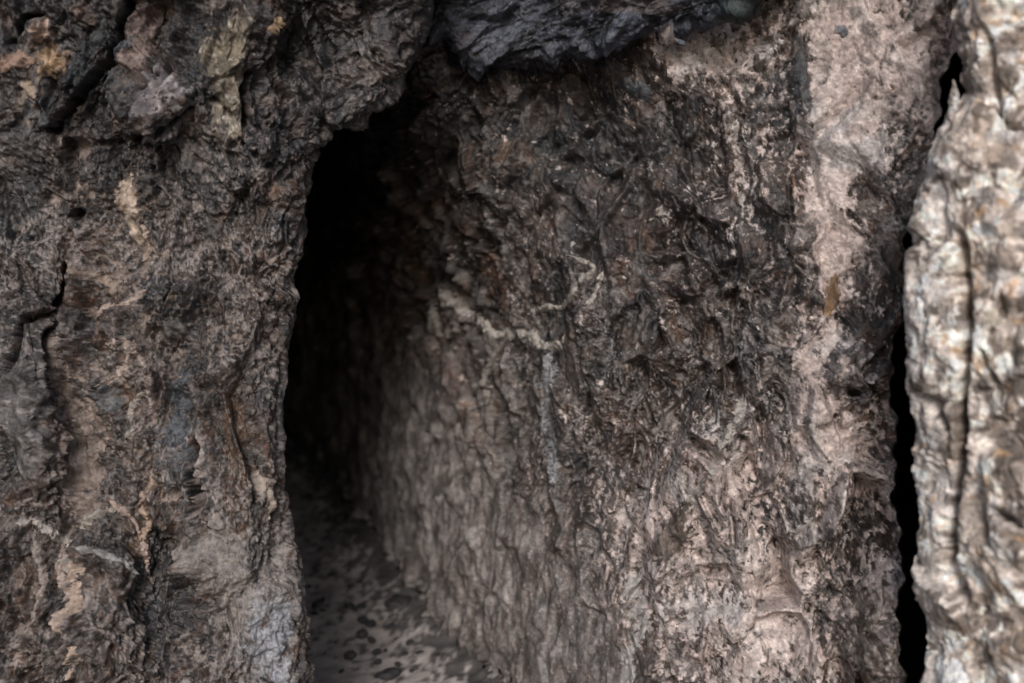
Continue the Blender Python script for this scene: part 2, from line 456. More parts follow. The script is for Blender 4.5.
    a = lerp(a, dc, .88 * dm)
    return d, a

WALL = Face(wall_base, wall_relief, (-.20, -.97, .06))
cs = axis(110, 285, 962, 1290, STEP); rs = axis(-520, -12, 696, 980, STEP)
cg, rg_ = np.meshgrid(cs, rs)
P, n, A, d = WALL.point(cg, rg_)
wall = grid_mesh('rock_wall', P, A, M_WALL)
tag(wall, 'long hewn wall of the passage, mottled brown and pink, running back into the dark behind the pale front edge', 'rock wall')

PALE = (.40, .365, .335)
vein(WALL, 'mineral_vein', [(430, 303), (447, 296), (458, 300), (470, 312), (485, 328), (500, 334), (520, 333), (540, 340), (552, 346), (561, 341), (567, 333)], 5.4, .026, PALE, wall, seed=3)
vein(WALL, 'mineral_vein', [(441, 299), (436, 312), (438, 326), (445, 338)], 3.4, .022, (.34, .31, .28), wall, seed=5)
vein(WALL, 'mineral_vein', [(519, 319), (532, 311), (545, 307), (558, 306), (570, 297), (577, 285), (585, 275), (592, 267), (580, 258), (565, 254)], 3.2, .022, (.36, .325, .295), wall, seed=8)
vein(WALL, 'mineral_vein', [(602, 270), (598, 284), (591, 297), (586, 306)], 2.8, .020, (.44, .40, .36), wall, seed=11)
vein(WALL, 'mineral_vein', [(497, 338), (494, 360), (490, 385), (486, 410)], 3.6, .02, (.22, .195, .175), wall, seed=12)
vein(WALL, 'white_drip', [(556, 345), (550, 365), (549, 385), (546, 405), (547, 425), (553, 447), (556, 470), (552, 490)], 6.0, .014, (.30, .30, .315), wall, seed=14)
vein(WALL, 'white_drip', [(628, 572), (635, 595), (641, 618), (634, 640), (627, 660), (632, 690)], 8, .014, (.38, .355, .34), wall, seed=17, rag=1.4)
vein(WALL, 'mineral_vein', [(746, 392), (740, 410), (729, 432), (717, 452), (711, 478)], 5.0, .026, (.40, .37, .34), wall, seed=19)
RIDGE = (.25, .222, .21)
for i, (pts, w) in enumerate([([(684, 386), (673, 408), (657, 430), (643, 447), (638, 472)], 4.5), ([(641, 392), (633, 410), (629, 432)], 3.6), ([(706, 470), (700, 500), (708, 522)], 3.6),
                              ([(762, 345), (775, 352), (768, 368), (757, 378)], 3.4), ([(782, 415), (772, 440), (764, 465)], 3.8), ([(700, 520), (712, 545), (718, 580)], 3.6), ([(470, 400), (462, 430), (466, 460)], 4)]):
    vein(WALL, 'mineral_vein', pts, w, .022, RIDGE, wall, seed=60 + i)
lump(WALL, 'embedded_stone', 831, 296, 11, 22, 8, .045, [(.13, .08, .045), (.24, .155, .09)], wall, seed=4)
lump(WALL, 'embedded_stone', 799, 88, 13, 42, 4, .05, [(.045, .043, .045), (.085, .085, .09)], wall, seed=6, mat=M_WALL)
lump(WALL, 'embedded_stone', 841, 32, 7, 8, 10, .03, [(.11, .115, .13), (.17, .175, .19)], wall, seed=2)
lump(WALL, 'embedded_stone', 636, 92, 24, 12, 12, .045, [(.04, .042, .048), (.085, .09, .10)], wall, seed=7, mat=M_WALL)
lump(WALL, 'embedded_stone', 675, 530, 16, 44, 16, .05, [(.07, .052, .042), (.15, .122, .108)], wall, seed=9, mat=M_WALL)
lump(WALL, 'embedded_stone', 864, 634, 30, 44, 18, .06, [(.06, .042, .034), (.20, .17, .15), (.34, .30, .27)], wall, seed=12, mat=M_WALL)

# ------------------------------------------------------------------ the dark face to the left
ER = [-520, -200, -60, 0, 20, 45, 62, 80, 95, 108, 125, 150, 175, 220, 300, 350, 400, 440, 490, 560, 620, 683, 1000]
EC = [560, 500, 450, 436, 432, 426, 421, 414, 404, 386, 353, 325, 317, 310, 296, 286, 279, 280, 286, 297, 305, 311, 330]

def face_edge(r):
    return np.interp(r, ER, EC)

def face_depth(c, r):
    d = 2.32 + .00022 * (c - 0) - .05 * np.clip((r - 350) / 333, 0, 2) - .10 * np.clip((220 - r) / 220, 0, 2.2)
    d = d - .05 * blob(c, r, 165, 95, 40, 40) - .04 * blob(c, r, 230, 70, 40, 80) + .05 * blob(c, r, 300, 60, 60, 50) - .06 * blob(c, r, 25, 410, 40, 90)
    d = d + .05 * blob(c, r, 70, 400, 25, 140) - .05 * blob(c, r, 230, 480, 40, 160) + .05 * blob(c, r, 170, 600, 30, 80) - .05 * blob(c, r, 100, 600, 35, 90)
    return d

def face_base(c, r):
    e = np.maximum(face_edge(r) - c, 0)
    return at(c, r, face_depth(c, r) + .085 * np.exp(-e / 13.))

CRACK_F = [[(131, -10), (121, 28), (113, 55), (100, 78), (84, 92), (66, 114), (55, 130), (36, 127)], [(72, 250), (72, 280), (60, 291), (46, 314), (22, 320), (15, 342), (10, 365), (-6, 392)],
           [(46, 316), (44, 360), (47, 400), (51, 416), (62, 438), (61, 470), (44, 495)], [(203, 96), (176, 118), (150, 126), (132, 108)], [(-5, 47), (14, 42), (26, 20), (50, 8)],
           [(192, 430), (196, 480), (192, 525)], [(258, 60), (246, 92), (244, 140)], [(400, 40), (405, 70), (398, 95)]]

def face_relief(p, c, r, n):
    pw = warp(p, .25, .06, 203)
    ps = pw * col(1, 1, .72)
    big = fbm(p, .50, 3, 201) * .025
    amp = sstep(-.3, .35, fbm(p, .3, 3, 241))
    cw = c + 34 * fbm(p, .09, 6, 271, .62); rw = r + 40 * fbm(p, .10, 5, 275, .6)
    fill = .9 * blob(cw, rw, 60, 365, 18, 45) + .8 * blob(cw, rw, 75, 440, 26, 50) + .7 * blob(cw, rw, 72, 470, 20, 40) + .6 * blob(cw, rw, 70, 150, 14, 50, 14) \
        + .5 * blob(cw, rw, 85, 200, 30, 30) + .6 * blob(cw, rw, 80, 510, 16, 40) + .45 * blob(cw, rw, 110, 260, 50, 30) + .5 * blob(cw, rw, 15, 575, 40, 60) + .45 * blob(cw, rw, 130, 350, 60, 90) + .4 * blob(cw, rw, 160, 470, 50, 60) + .45 * blob(cw, rw, 140, 215, 24, 40, -20) + .35 * blob(cw, rw, 235, 330, 40, 60)
    hew = np.clip(blob(cw, rw, 240, 560, 60, 170) + .6 * blob(cw, rw, 265, 400, 30, 120), 0, 1)
    f0, e0, h0 = facets(ps, .15, 224, (1, 1, 1.3), tilt=.7, stepa=.3)
    f1, e1, h1 = facets(warp(ps, .08, .025, 207), .075, 221, (1, 1, 1.3), tilt=.9, stepa=.4)
    rg = ridged(pw, .075, 5, 251, .55, (1, 1, 1.4))
    edge_calm = 1 - .6 * np.exp(-np.maximum(face_edge(r) - c, 0) / 16.)
    d0 = big + (f0 * .85 + f1 * (.45 + .6 * amp) * (1 - .5 * hew) + .010 * rg) * edge_calm
    p = p + n * d0[:, None]
    pw = warp(p, .25, .06, 203); ps = pw * col(1, 1, .72)
    f2, e2, h2 = facets(warp(ps, .05, .018, 209), .034, 222, tilt=.85, stepa=.45)
    f3, e3, h3 = facets(warp(ps, .016, .007, 212), .0125, 223, tilt=.95, stepa=.5)
    mid = fbm(pw, .06, 4, 255, .6, (1, 1, 1.3))
    cells = ridged(warp(pw, .035, .02, 206), .027, 4, 263, .6, (1, 1, 1.25))
    streak = fbm(p, .02, 4, 261, .6, (1, 1, 5))
    speck = fbm(warp(p, .02, .009, 214), .022, 5, 281, .66)
    fm = sstep(.0, .14, fill * .62 - .30 - .9 * speck - .35 * (rg - .55))
    sm = .6 * fm
    d = d0 + ((f2 * (.45 + .7 * amp) + f3 * (.5 + .6 * amp)) * (1 - sm) * (1 - .45 * hew) + .009 * mid * (1 - .4 * sm)
              + .007 * (cells - .3) * (1 - sm) + streak * (.003 + .009 * hew) - .008 * fm + .004 * fbm(p, .008, 3, 291)) * edge_calm
    cj = c + 8 * fbm(p, .06, 3, 295); rj = r + 8 * fbm(p, .06, 3, 299)
    for k in CRACK_F:
        x, s = pdist(cj, rj, k)
        d = d - .075 * np.exp(-(x / 3.0)**2) + .020 * np.exp(-x / 20) * s
    d = d - .07 * sstep(1.25, .55, np.hypot((cj - 78) / 9, (rj - 215) / 7))
    # colours
    v1 = sstep(-.16, .20, fbm(pw, .09, 6, 311, .62)); v2 = sstep(-.15, .15, fbm(p, .28, 4, 317))
    a = lerp(np.broadcast_to(col(.021, .019, .019), p.shape), col(.068, .054, .047), v1)
    a = lerp(a, col(.060, .037, .028), .65 * v2 * sstep(150, 330, rw))
    a = a * (tone(h2, .6) * tone(h3, .55) * tone(h1, .4))[:, None] * .62
    a = hues(hues(a, h1, .8), h2, .8)
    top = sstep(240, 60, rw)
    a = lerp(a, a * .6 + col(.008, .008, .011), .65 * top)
    rust = sstep(.0, .35, fbm(p, .10, 4, 321) + .9 * blob(cw, rw, 235, 460, 34, 80) + .7 * blob(cw, rw, 130, 370, 20, 30) + .8 * blob(cw, rw, 130, 525, 30, 26) + .4 * blob(cw, rw, 215, 640, 40, 70) - .45 + .3 * mid)
    a = lerp(a, a * .55 + col(.060, .030, .012), .85 * rust)
    zone = sstep(-.12, .16, fbm(p, .2, 4, 329))
    web = sstep(.60, .73, cells + .35 * fbm(p, .03, 3, 325)) * (.15 + .85 * zone)
    mort = sstep(.16, .05, e2 + .35 * fbm(p, .02, 3, 327)) * (.25 + .75 * zone) * sstep(-.1, .12, fbm(p, .1, 3, 328))
    worn = sstep(.73, .85, rg + .35 * speck)
    chips = sstep(.13, .19, fbm(warp(p, .012, .005, 215), .012, 5, 330, .65, (1, 1, 1.3)) + .10 * (zone - .5))
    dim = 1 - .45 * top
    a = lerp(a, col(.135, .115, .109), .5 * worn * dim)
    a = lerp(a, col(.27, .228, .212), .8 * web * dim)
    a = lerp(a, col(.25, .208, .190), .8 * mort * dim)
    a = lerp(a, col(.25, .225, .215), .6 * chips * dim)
    soot = sstep(.10, .17, fbm(warp(p, .02, .009, 216), .024, 5, 331, .6, (1, 1, 1.5)))
    a = lerp(a, col(.020, .019, .019), .75 * soot)
    fc = lerp(np.broadcast_to(col(.135, .100, .083), p.shape), col(.25, .198, .172), sstep(-.3, .3, fbm(p, .05, 4, 337)))
    a = lerp(a, fc, .85 * fm)
    pale = sstep(.05, .30, .60 * blob(cw, rw, 250, 620, 36, 80, -12) + .55 * blob(cw, rw, 212, 560, 18, 34) + .5 * blob(cw, rw, 285, 600, 14, 110) + .4 * blob(cw, rw, 230, 535, 22, 26) - .26 - .62 * speck - .45 * streak)
    a = lerp(a, lerp(np.broadcast_to(col(.23, .20, .185), p.shape), col(.31, .315, .345), sstep(.3, .7, blob(cw, rw, 272, 640, 34, 60) + .3 * mid)), .85 * pale)
    blue = sstep(.1, .4, blob(cw, rw, 175, 420, 12, 60) - .2 + .3 * mid)
    a = lerp(a, col(.075, .085, .10), .7 * blue)
    return d, a

FACE = Face(face_base, face_relief)
# front columns run up to the corner, then the corner turns back into the passage
cf = axis(-760, -12, 340, 341, STEP * .92); cf = cf[cf <= 340]
rs2 = axis(-520, -12, 696, 1000, STEP)
cg, rg_ = np.meshgrid(cf, rs2)
E = face_edge(rg_)
k = np.clip((cg - 150) / (340 - 150), 0, 1)
cg = np.where(cg > 150, 150 + k * (E - 150), cg)
P, n, A, d = FACE.point(cg, rg_)
# the side: keeps the row of its edge and runs back to the left
ns = 90
t = np.linspace(0, 1, ns + 1)[1:] ** 2.2
e_r = rs2[:, None] + 0 * t[None]
e_c = face_edge(rs2)[:, None]
y0 = (face_depth(e_c, rs2[:, None]) + .085)
yy = y0 + t[None] * (7.9 - y0)
x0 = ray(e_c, rs2[:, None])[..., 0] * y0
xx = x0 - 1.9 * t[None] ** .92 - .02 * np.minimum(1, t[None] * 60)
B = np.stack([xx, yy, EYE[2] + ray(e_c + 0 * t[None], e_r)[..., 2] * yy], -1)
nb, sb = grid_normals(B)
sgn = np.sign(nb[..., :1]); sgn[sgn == 0] = 1
db, Ab = face_relief(B.reshape(-1, 3).astype(F32), (e_c + 0 * t[None]).reshape(-1), e_r.reshape(-1), (nb * sgn).reshape(-1, 3).astype(F32))
# carry the front relief round the corner, then let the side have its own
fade = np.clip(t[None] / .02, 0, 1)
last = P[:, -1] - FACE.base(cg[:, -1], rg_[:, -1])
B2 = B + last[:, None] * (1 - fade)[..., None] + nb * sgn * (db.reshape(B.shape[:2]) * fade)[..., None]
P = np.concatenate([P, B2], 1); A = np.concatenate([A, Ab.reshape(B.shape)], 1)
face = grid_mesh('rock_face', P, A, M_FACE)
tag(face, 'dark knobbly rock face left of the black passage opening, veined and blotched with tan mineral', 'rock face')

VB = (.36, .295, .25)
for i, (pts, w, h, cc) in enumerate([
    ([(15, 522), (32, 523), (46, 528), (60, 540), (70, 552), (76, 575)], 4.4, .028, (.36, .33, .29)),
    ([(72, 548), (77, 575), (79, 605), (80, 640), (76, 665), (73, 690)], 4.0, .030, (.42, .33, .26)),
    ([(74, 527), (88, 520), (104, 512), (119, 507)], 3.4, .028, (.36, .33, .28)),
    ([(104, 500), (126, 512), (138, 535), (146, 560), (153, 585)], 3.0, .022, (.37, .29, .24)),
    ([(148, 488), (160, 494), (172, 497), (182, 496)], 3.2, .022, VB),
    ([(30, 525), (36, 550), (44, 580), (40, 610), (28, 640), (18, 672)], 3.4, .024, (.27, .23, .20)),
    ([(60, 545), (66, 570), (72, 600)], 3.0, .024, VB),
    ([(78, 548), (100, 552), (120, 562), (132, 575)], 2.6, .020, (.30, .29, .27)),
    ([(103, 320), (106, 308), (122, 304), (138, 298), (151, 288)], 2.6, .022, (.33, .27, .22)),
    ([(105, 388), (118, 376), (130, 362), (139, 352), (146, 362), (150, 374)], 3.0, .022, VB),
    ([(132, 350), (128, 340), (118, 345), (112, 338)], 2.6, .02, VB),
    ([(126, 440), (133, 425), (131, 410), (142, 395), (153, 390)], 2.6, .02, (.30, .27, .23)),
    ([(152, 388), (154, 405), (152, 428)], 2.4, .018, (.34, .28, .24)),
    ([(118, 300), (110, 285), (95, 276), (80, 268)], 3.0, .02, (.28, .22, .17)),
    ([(135, 540), (148, 520), (144, 500), (152, 485), (150, 470)], 3.4, .022, (.36, .27, .20)),
    ([(195, 430), (200, 455), (197, 490), (192, 520)], 2.6, .018, (.30, .26, .23)),
    ([(262, 470), (266, 490), (274, 505), (272, 520)], 4.0, .024, (.33, .28, .23)),
    ([(140, 262), (148, 250), (146, 235), (140, 222)], 3.0, .022, (.38, .31, .25))]):
    vein(FACE, 'mineral_vein', pts, w * 1.3, h, [x * k for x, k in zip(cc, (1.05, 1.02, 1.06))], face, seed=30 + i)
lump(FACE, 'quartz_lump', 160, 96, 36, 30, -18, .030, [(.09, .076, .08), (.16, .138, .14), (.30, .28, .285)], face, seed=3, facet=.045)
lump(FACE, 'calcite_patch', 229, 72, 32, 74, 6, .028, [(.10, .084, .062), (.20, .165, .125), (.40, .35, .30)], face, seed=5, facet=.04)
lump(FACE, 'orange_stone', 51, 60, 19, 20, 20, .045, [(.20, .13, .075), (.36, .25, .175)], face, seed=7, facet=.03)
lump(FACE, 'orange_stone', 44, 32, 10, 19, -18, .035, [(.25, .17, .13), (.38, .275, .22)], face, seed=8, facet=.03)
lump(FACE, 'orange_stone', 15, 62, 24, 13, -8, .03, [(.22, .14, .10), (.38, .255, .20)], face, seed=9, facet=.03)
lump(FACE, 'orange_stone', 32, 98, 17, 30, 18, .025, [(.10, .10, .105), (.25, .19, .15)], face, seed=11, facet=.03)
lump(FACE, 'orange_stone', 275, 22, 11, 10, -20, .035, [(.14, .095, .05), (.24, .17, .11)], face, seed=15, facet=.03)
lump(FACE, 'dark_block', 88, 66, 19, 40, 28, .06, [(.014, .016, .018), (.032, .035, .04)], face, seed=12, facet=.09, mat=M_FACE)
lump(FACE, 'dark_block', 50, 112, 14, 22, 24, .05, [(.022, .022, .024), (.05, .05, .053)], face, seed=13, facet=.07, mat=M_FACE)
lump(FACE, 'dark_block', 22, 408, 26, 78, 3, .055, [(.040, .034, .033), (.10, .09, .086), (.2, .18, .17)], face, seed=14, facet=.06, mat=M_FACE)
lump(FACE, 'pale_stone', 131, 206, 14, 36, -22, .030, [(.22, .16, .12), (.42, .34, .28)], face, seed=16, facet=.03)
lump(FACE, 'pink_rock', 138, 55, 24, 50, 14, .03, [(.11, .078, .07), (.16, .118, .105)], face, seed=18, facet=.08, mat=M_FACE)
lump(FACE, 'dark_block', 110, 400, 12, 20, -20, .035, [(.05, .05, .052), (.10, .10, .10)], face, seed=20, facet=.04, mat=M_FACE)
lump(FACE, 'dark_block', 172, 330, 14, 22, 10, .03, [(.05, .043, .04), (.10, .088, .08)], face, seed=22, facet=.04, mat=M_FACE)

# ------------------------------------------------------------------ the roof slab
BC = [300, 425, 440, 460, 480, 500, 515, 535, 560, 580, 600, 615, 630, 645, 665, 690, 705, 716, 730, 760, 800, 900, 1160]
BR = [-30, 18, 36, 58, 70, 77, 73, 66, 60, 56, 52, 51, 43, 36, 38, 33, 31, 24, 12, -10, -50, -110, -160]

def slab_edge(c):
    return np.interp(c, BC, BR)

def slab_base(c, r):
    e = np.maximum(slab_edge(c) - r, 0)
    ref = smooth_table([300, 430, 500, 560, 620, 700, 760, 900, 1160], [2.58, 2.62, 2.70, 2.64, 2.50, 2.36, 2.24, 2.06, 1.84], c)
    d = ref - .00035 * np.minimum(e, 200) + .07 * np.exp(-e / 9.)
    return at(c, r, d)

def slab_relief(p, c, r, n):
    # bedded rock: layers dip to the left
    q = p.copy(); q[:, 2] = p[:, 2] - .35 * p[:, 0]
    pw = warp(q, .25, .02, 403) * col(.65, .9, 1.7)
    f1, e1, h1 = facets(pw, .12, 421, tilt=.45, stepa=.4)
    f2, e2, h2 = facets(warp(pw, .05, .008, 409), .036, 422, tilt=.9, stepa=.45)
    f3, e3, h3 = facets(warp(pw, .02, .008, 410), .014, 423, tilt=.9, stepa=.5)
    rg = ridged(pw, .08, 4, 451); mid = fbm(pw, .06, 4, 455, .6)
    cells = ridged(warp(pw, .05, .015, 406), .03, 5, 463, .65)
    d = f1 * .9 + f2 * .5 + f3 * .3 + .002 * rg + .004 * mid + .003 * fbm(p, .008, 3, 491) + fbm(p, .4, 3, 493) * .02
    v = sstep(-.16, .2, fbm(pw, .1, 5, 411, .6))
    a = lerp(np.broadcast_to(col(.016, .016, .020), p.shape), col(.062, .068, .090), v)
    a = a * (tone(h2, .6) * tone(h3, .5))[:, None]
    a = lerp(a, col(.15, .16, .20), .6 * sstep(.66, .80, cells + .5 * fbm(p, .12, 3, 425)))
    a = lerp(a, col(.20, .21, .25), .5 * sstep(.14, .22, fbm(pw, .02, 4, 427, .6)))
    cw = c + 14 * fbm(p, .09, 4, 471); rw = r + 12 * fbm(p, .10, 4, 475)
    pk = sstep(.1, .5, .8 * blob(cw, rw, 625, 4, 70, 14) + .5 * blob(cw, rw, 470, 40, 20, 20) - .2 - .4 * mid)
    a = lerp(a, col(.17, .135, .13), .6 * pk)
    gr = blob(cw, rw, 735, 5, 24, 16)
    a = lerp(a, col(.032, .045, .044), .8 * gr)
    return d, a * .72

SLAB = Face(slab_base, slab_relief)
cs3 = axis(360, 405, 775, 1150, STEP)
rr = axis(-420, -12, 80, 81, STEP); rr = rr[rr <= 80]
cg, rg_ = np.meshgrid(cs3, rr)
kk = np.clip((rg_ + 60) / 140, 0, 1)
rg_ = np.where(rg_ > -60, -60 + kk * (np.maximum(slab_edge(cg), -55) + 60), rg_)
P, n, A, d = SLAB.point(cg, rg_)
t = np.linspace(0, 1, 31)[1:] ** 1.6
last = P[-1]
U = last[None] + np.stack([0 * t, t * .9, t * .16 - 0 * t], -1)[:, None] + np.array([0, .0, .012]) * np.minimum(1, t * 40)[:, None, None]
U = U + (np.array([0, 0, 1.]) * (fbm(U.reshape(-1, 3).astype(F32), .08, 4, 497) * .03).reshape(U.shape[:2])[..., None]) * np.minimum(1, t * 8)[:, None, None]
P = np.concatenate([P, U], 0); A = np.concatenate([A, np.broadcast_to(A[-1:], U.shape)], 0)
slab = grid_mesh('roof_slab', P, A, M_SLAB)
tag(slab, 'blue black slab of roof rock hanging over the top of the passage wall above a thin black crack', 'rock slab')
lump(SLAB, 'dark_stone', 742, -4, 26, 17, -22, .05, [(.020, .028, .028), (.05, .065, .066)], slab, seed=4, facet=.03, mat=M_SLAB)
lump(SLAB, 'pink_rock', 668, 36, 16, 7, 14, .03, [(.13, .115, .11), (.26, .21, .19)], slab, seed=6, facet=.03)

# ------------------------------------------------------------------ the pale rock edge in front, on the right
PR = [-520, -100, 0, 20, 47, 75, 92, 104, 115, 130, 160, 185, 200, 230, 270, 330, 370, 385, 400, 420, 450, 475, 495, 515, 560, 590, 620, 650, 683, 1000]
PC = [985, 972, 964, 958, 956, 963, 969, 962, 945, 939, 929, 924, 922, 917, 910, 906, 905, 908, 914, 918, 914, 916, 919, 922, 918, 922, 927, 931, 928, 935]

def pil_edge(r):
    return np.interp(r, PR, PC)

def pil_base(c, r):
    e = np.maximum(c - pil_edge(r), 0)
    d = 1.92 - .0013 * np.minimum(e, 130) - .0004 * np.maximum(e - 130, 0) + .055 * np.exp(-e / 14.)
    d = d - .02 * blob(c, r, 1010, 560, 30, 50) + .02 * blob(c, r, 1010, 400, 30, 80)
    return at(c, r, d)

CRACK_P = [[(960, 225), (962, 240), (958, 275), (966, 300), (967, 330), (964, 370), (961, 410), (963, 440), (955, 480), (953, 512), (949, 560), (955, 585), (968, 605)],
           [(977, 340), (986, 365), (1000, 385), (1006, 410)], [(992, 505), (1008, 515), (1030, 532)], [(985, 20), (992, 70), (1003, 125), (1030, 130)], [(908, 388), (930, 400), (945, 420), (955, 440)]]

def pil_relief(p, c, r, n):
    pw = warp(p, .12, .035, 603)
    ps = pw * col(1, 1, .75)
    f1, e1, h1 = facets(warp(ps, .1, .03, 605), .13, 621, tilt=.6, stepa=.35)
    f2, e2, h2 = facets(warp(ps, .03, .012, 609), .036, 622, tilt=.75, stepa=.5)
    f3, e3, h3 = facets(ps, .014, 623, tilt=.7, stepa=.5)
    rg = ridged(pw, .05, 4, 651, .55, (1, 1, 1.5)); mid = fbm(pw, .035, 4, 655, .6)
    d = f1 * (.35 + .4 * sstep(8, 40, c - pil_edge(r))) + f2 * .32 + f3 * .42 + .006 * rg + .005 * mid + .002 * fbm(p, .005, 3, 691)
    cj = c + 4 * fbm(p, .03, 4, 695); rj = r + 5 * fbm(p, .03, 4, 699)
    for i, k in enumerate(CRACK_P):
        x, s = pdist(cj, rj, k)
        d = d - (.085 if i == 0 else .04) * np.exp(-(x / (4.2 if i == 0 else 3.2))**2)
    v = sstep(-.18, .2, fbm(pw, .05, 5, 611, .6)); v2 = sstep(-.15, .2, fbm(p, .07, 4, 617))
    a = lerp(np.broadcast_to(col(.17, .148, .135), p.shape), col(.54, .49, .46), v)
    a = lerp(a, col(.25, .205, .165), .4 * v2)
    a = a * (tone(h1, .3) * tone(h2, .4))[:, None]
    a = lerp(a, col(.78, .72, .65), .85 * sstep(.16, .30, fbm(pw, .075, 5, 625, .55) + .2 * (rg - .3)))
    a = lerp(a, col(.52, .53, .55), .5 * sstep(.1, .4, fbm(p, .06, 3, 627)))
    edge = sstep(960, 930, c + 22 * mid)
    a = lerp(a, a * .5 + col(.36, .35, .345), .6 * edge)
    a = lerp(a, col(.36, .22, .10), .55 * sstep(.22, .45, fbm(p, .035, 3, 629)))
    a = lerp(a, col(.075, .062, .052), .85 * sstep(.12, .25, fbm(pw, .045, 5, 631, .6)))
    return d, np.clip(a * 1.42 * col(1.03, .975, .935), 0, .8)

PIL = Face(pil_base, pil_relief)
cw_ = axis(899, 900, 1040, 2400, STEP * 1.2)
rs4 = axis(-520, -12, 696, 1150, STEP * 1.2)
cg, rg_ = np.meshgrid(cw_, rs4)
E = pil_edge(rg_)
k = np.clip((1060 - cg) / 160, 0, 1)
cg = np.where(cg < 1060, 1060 - k * (1060 - E), cg)
P, n, A, d = PIL.point(cg, rg_)
t = np.linspace(0, 1, 41)[1:] ** 1.7
first = P[:, 0]
S = first[:, None] + np.stack([t * .22 + .010 * np.minimum(1, t * 30), t * .36, 0 * t], -1)[None]
S = S + np.array([-1., 0, 0]) * (fbm(S.reshape(-1, 3).astype(F32), .09, 4, 697) * .03).reshape(S.shape[:2])[..., None] * np.minimum(1, t * 6)[None, :, None]
P = np.concatenate([S[:, ::-1], P], 1); A = np.concatenate([np.broadcast_to(A[:, :1], S.shape), A], 1)
# added unseen far side and top, closing the slot off from light
t = np.linspace(0, 1, 25)[1:]
G = P[:, -1][:, None] + np.stack([.3 * t, 6.5 * t, 0 * t], -1)[None]
P = np.concatenate([P, G], 1); A = np.concatenate([A, np.broadcast_to(A[:, -1:], G.shape)], 1)
H = P[0][None] + np.stack([-.12 * np.minimum(1, t * 3), 6.5 * t, .25 * np.minimum(1, t * 6)], -1)[:, None]
P = np.concatenate([H[::-1], P], 0); A = np.concatenate([np.broadcast_to(A[:1], H.shape), A], 0)
pil = grid_mesh('rock_pillar', P, A, M_PIL)
tag(pil, 'pale sunlit edge of rock standing close in front at the right, out of focus with a crack down it', 'rock pillar')
lump(PIL, 'rock_chip', 953, 104, 5, 17, -6, .020, [(.40, .38, .37), (.62, .60, .58)], pil, seed=3, facet=.012, mat=M_PIL)
for i, (x, y, rx, ry, an, cc) in enumerate([(950, 262, 12, 13, 10, ((.5, .44, .37), (.72, .66, .58))), (952, 318, 10, 12, -10, ((.5, .46, .43), (.70, .66, .62))), (990, 318, 14, 12, 5, ((.42, .37, .3), (.68, .61, .52))),
                                           (1000, 400, 15, 18, 20, ((.4, .37, .33), (.62, .58, .53))), (1003, 548, 13, 20, -10, ((.5, .46, .42), (.72, .68, .64)))]):
    lump(PIL, 'quartz_lump', x, y, rx, ry, an, .016, cc, pil, seed=40 + i, facet=.02)

# ------------------------------------------------------------------ floor and roof of the passage
FY = [-60, 0, 2.4, 3.2, 4.1, 4.7, 5.4, 7, 60]
FZ = [0, 0, .0, .03, .11, .22, .39, .55, .55]

def floor_height(x, y):
    return np.interp(y, FY, FZ)

fx = axis(-60, -2.4, .4, 60, .012) if False else np.concatenate([-np.geomspace(60, 2.2, 40), np.arange(-2.15, .5, .011), np.geomspace(.55, 60, 40)])
fy = np.concatenate([-np.geomspace(60, .2, 40), np.arange(0, 2.4, .06), np.arange(2.4, 5.2, .012), np.arange(5.2, 8.2, .03), np.geomspace(8.3, 60, 30)])
gx, gy = np.meshgrid(fx, fy)
gz = floor_height(gx, gy)
P = np.stack([gx, gy, gz], -1); q = P.reshape(-1, 3).astype(F32)
# the sand is heaped with dirt along the foot of the wall
jp = WALL.base(np.array([310., 350., 390., 480., 560.]), np.array([455., 515., 575., 683., 745.]))
foot_x = np.interp(gy.reshape(-1), jp[::-1, 1], jp[::-1, 0])
gap = foot_x - q[:, 0]
near = np.exp(-np.clip(gap, 0, 9) / .13)
clod = ridged(warp(q, .06, .03, 703), .045, 4, 705)
hump = fbm(q, .35, 3, 701) * .03 + fbm(q, .06, 4, 707) * .014 + near * (.03 + .025 * np.clip(fbm(q, .06, 4, 709), -.2, 1)) + .05 * np.exp(-np.clip(gap, -.3, 9) / .07) * 0
P[..., 2] += hump.reshape(gx.shape)
v = sstep(-.3, .3, fbm(q, .3, 4, 711))
a = lerp(np.broadcast_to(col(.37, .33, .31), q.shape), col(.48, .43, .405), v)
dirt = sstep(-.03, .12, near * .62 - .20 - .95 * fbm(warp(q, .05, .02, 713), .032, 5, 717, .62, (1, 2.4, 1)))
dirt2 = sstep(.18, .30, fbm(warp(q, .04, .02, 719), .05, 5, 723, .6, (1, 2.6, 1)) + .10 * near)
a = lerp(a, col(.055, .052, .053), .88 * dirt)
a = lerp(a, col(.07, .066, .064), .7 * dirt2)
floor = grid_mesh('floor', P, a.reshape(P.shape), M_SAND)
tag(floor, kind='structure')

rx_, ry_ = np.meshgrid(np.linspace(-4.2, 1.6, 120), np.linspace(3.35, 9.2, 140))
P = np.stack([rx_, ry_, EYE[2] + .72 + .02 * (ry_ - 3) + 0 * rx_], -1); q = P.reshape(-1, 3).astype(F32)
P[..., 2] += (fbm(q, .5, 4, 801) * .08 + facets(q, .25, 805)[0] * .5).reshape(rx_.shape)
a = lerp(np.broadcast_to(col(.04, .036, .034), q.shape), col(.10, .09, .085), sstep(-.3, .3, fbm(q, .2, 4, 807)))
ceil = grid_mesh('ceiling', P, a.reshape(P.shape), M_FACE)
tag(ceil, kind='structure')

# ------------------------------------------------------------------ loose stones on the sand
def ground_point(c, r):
    d = ray(np.array([c], float), np.array([r], float))[0]
    y = 3.5
    for _ in range(30):
        y = (EYE[2] - float(floor_height(0, y))) / -d[2]
    return EYE + d * y, y

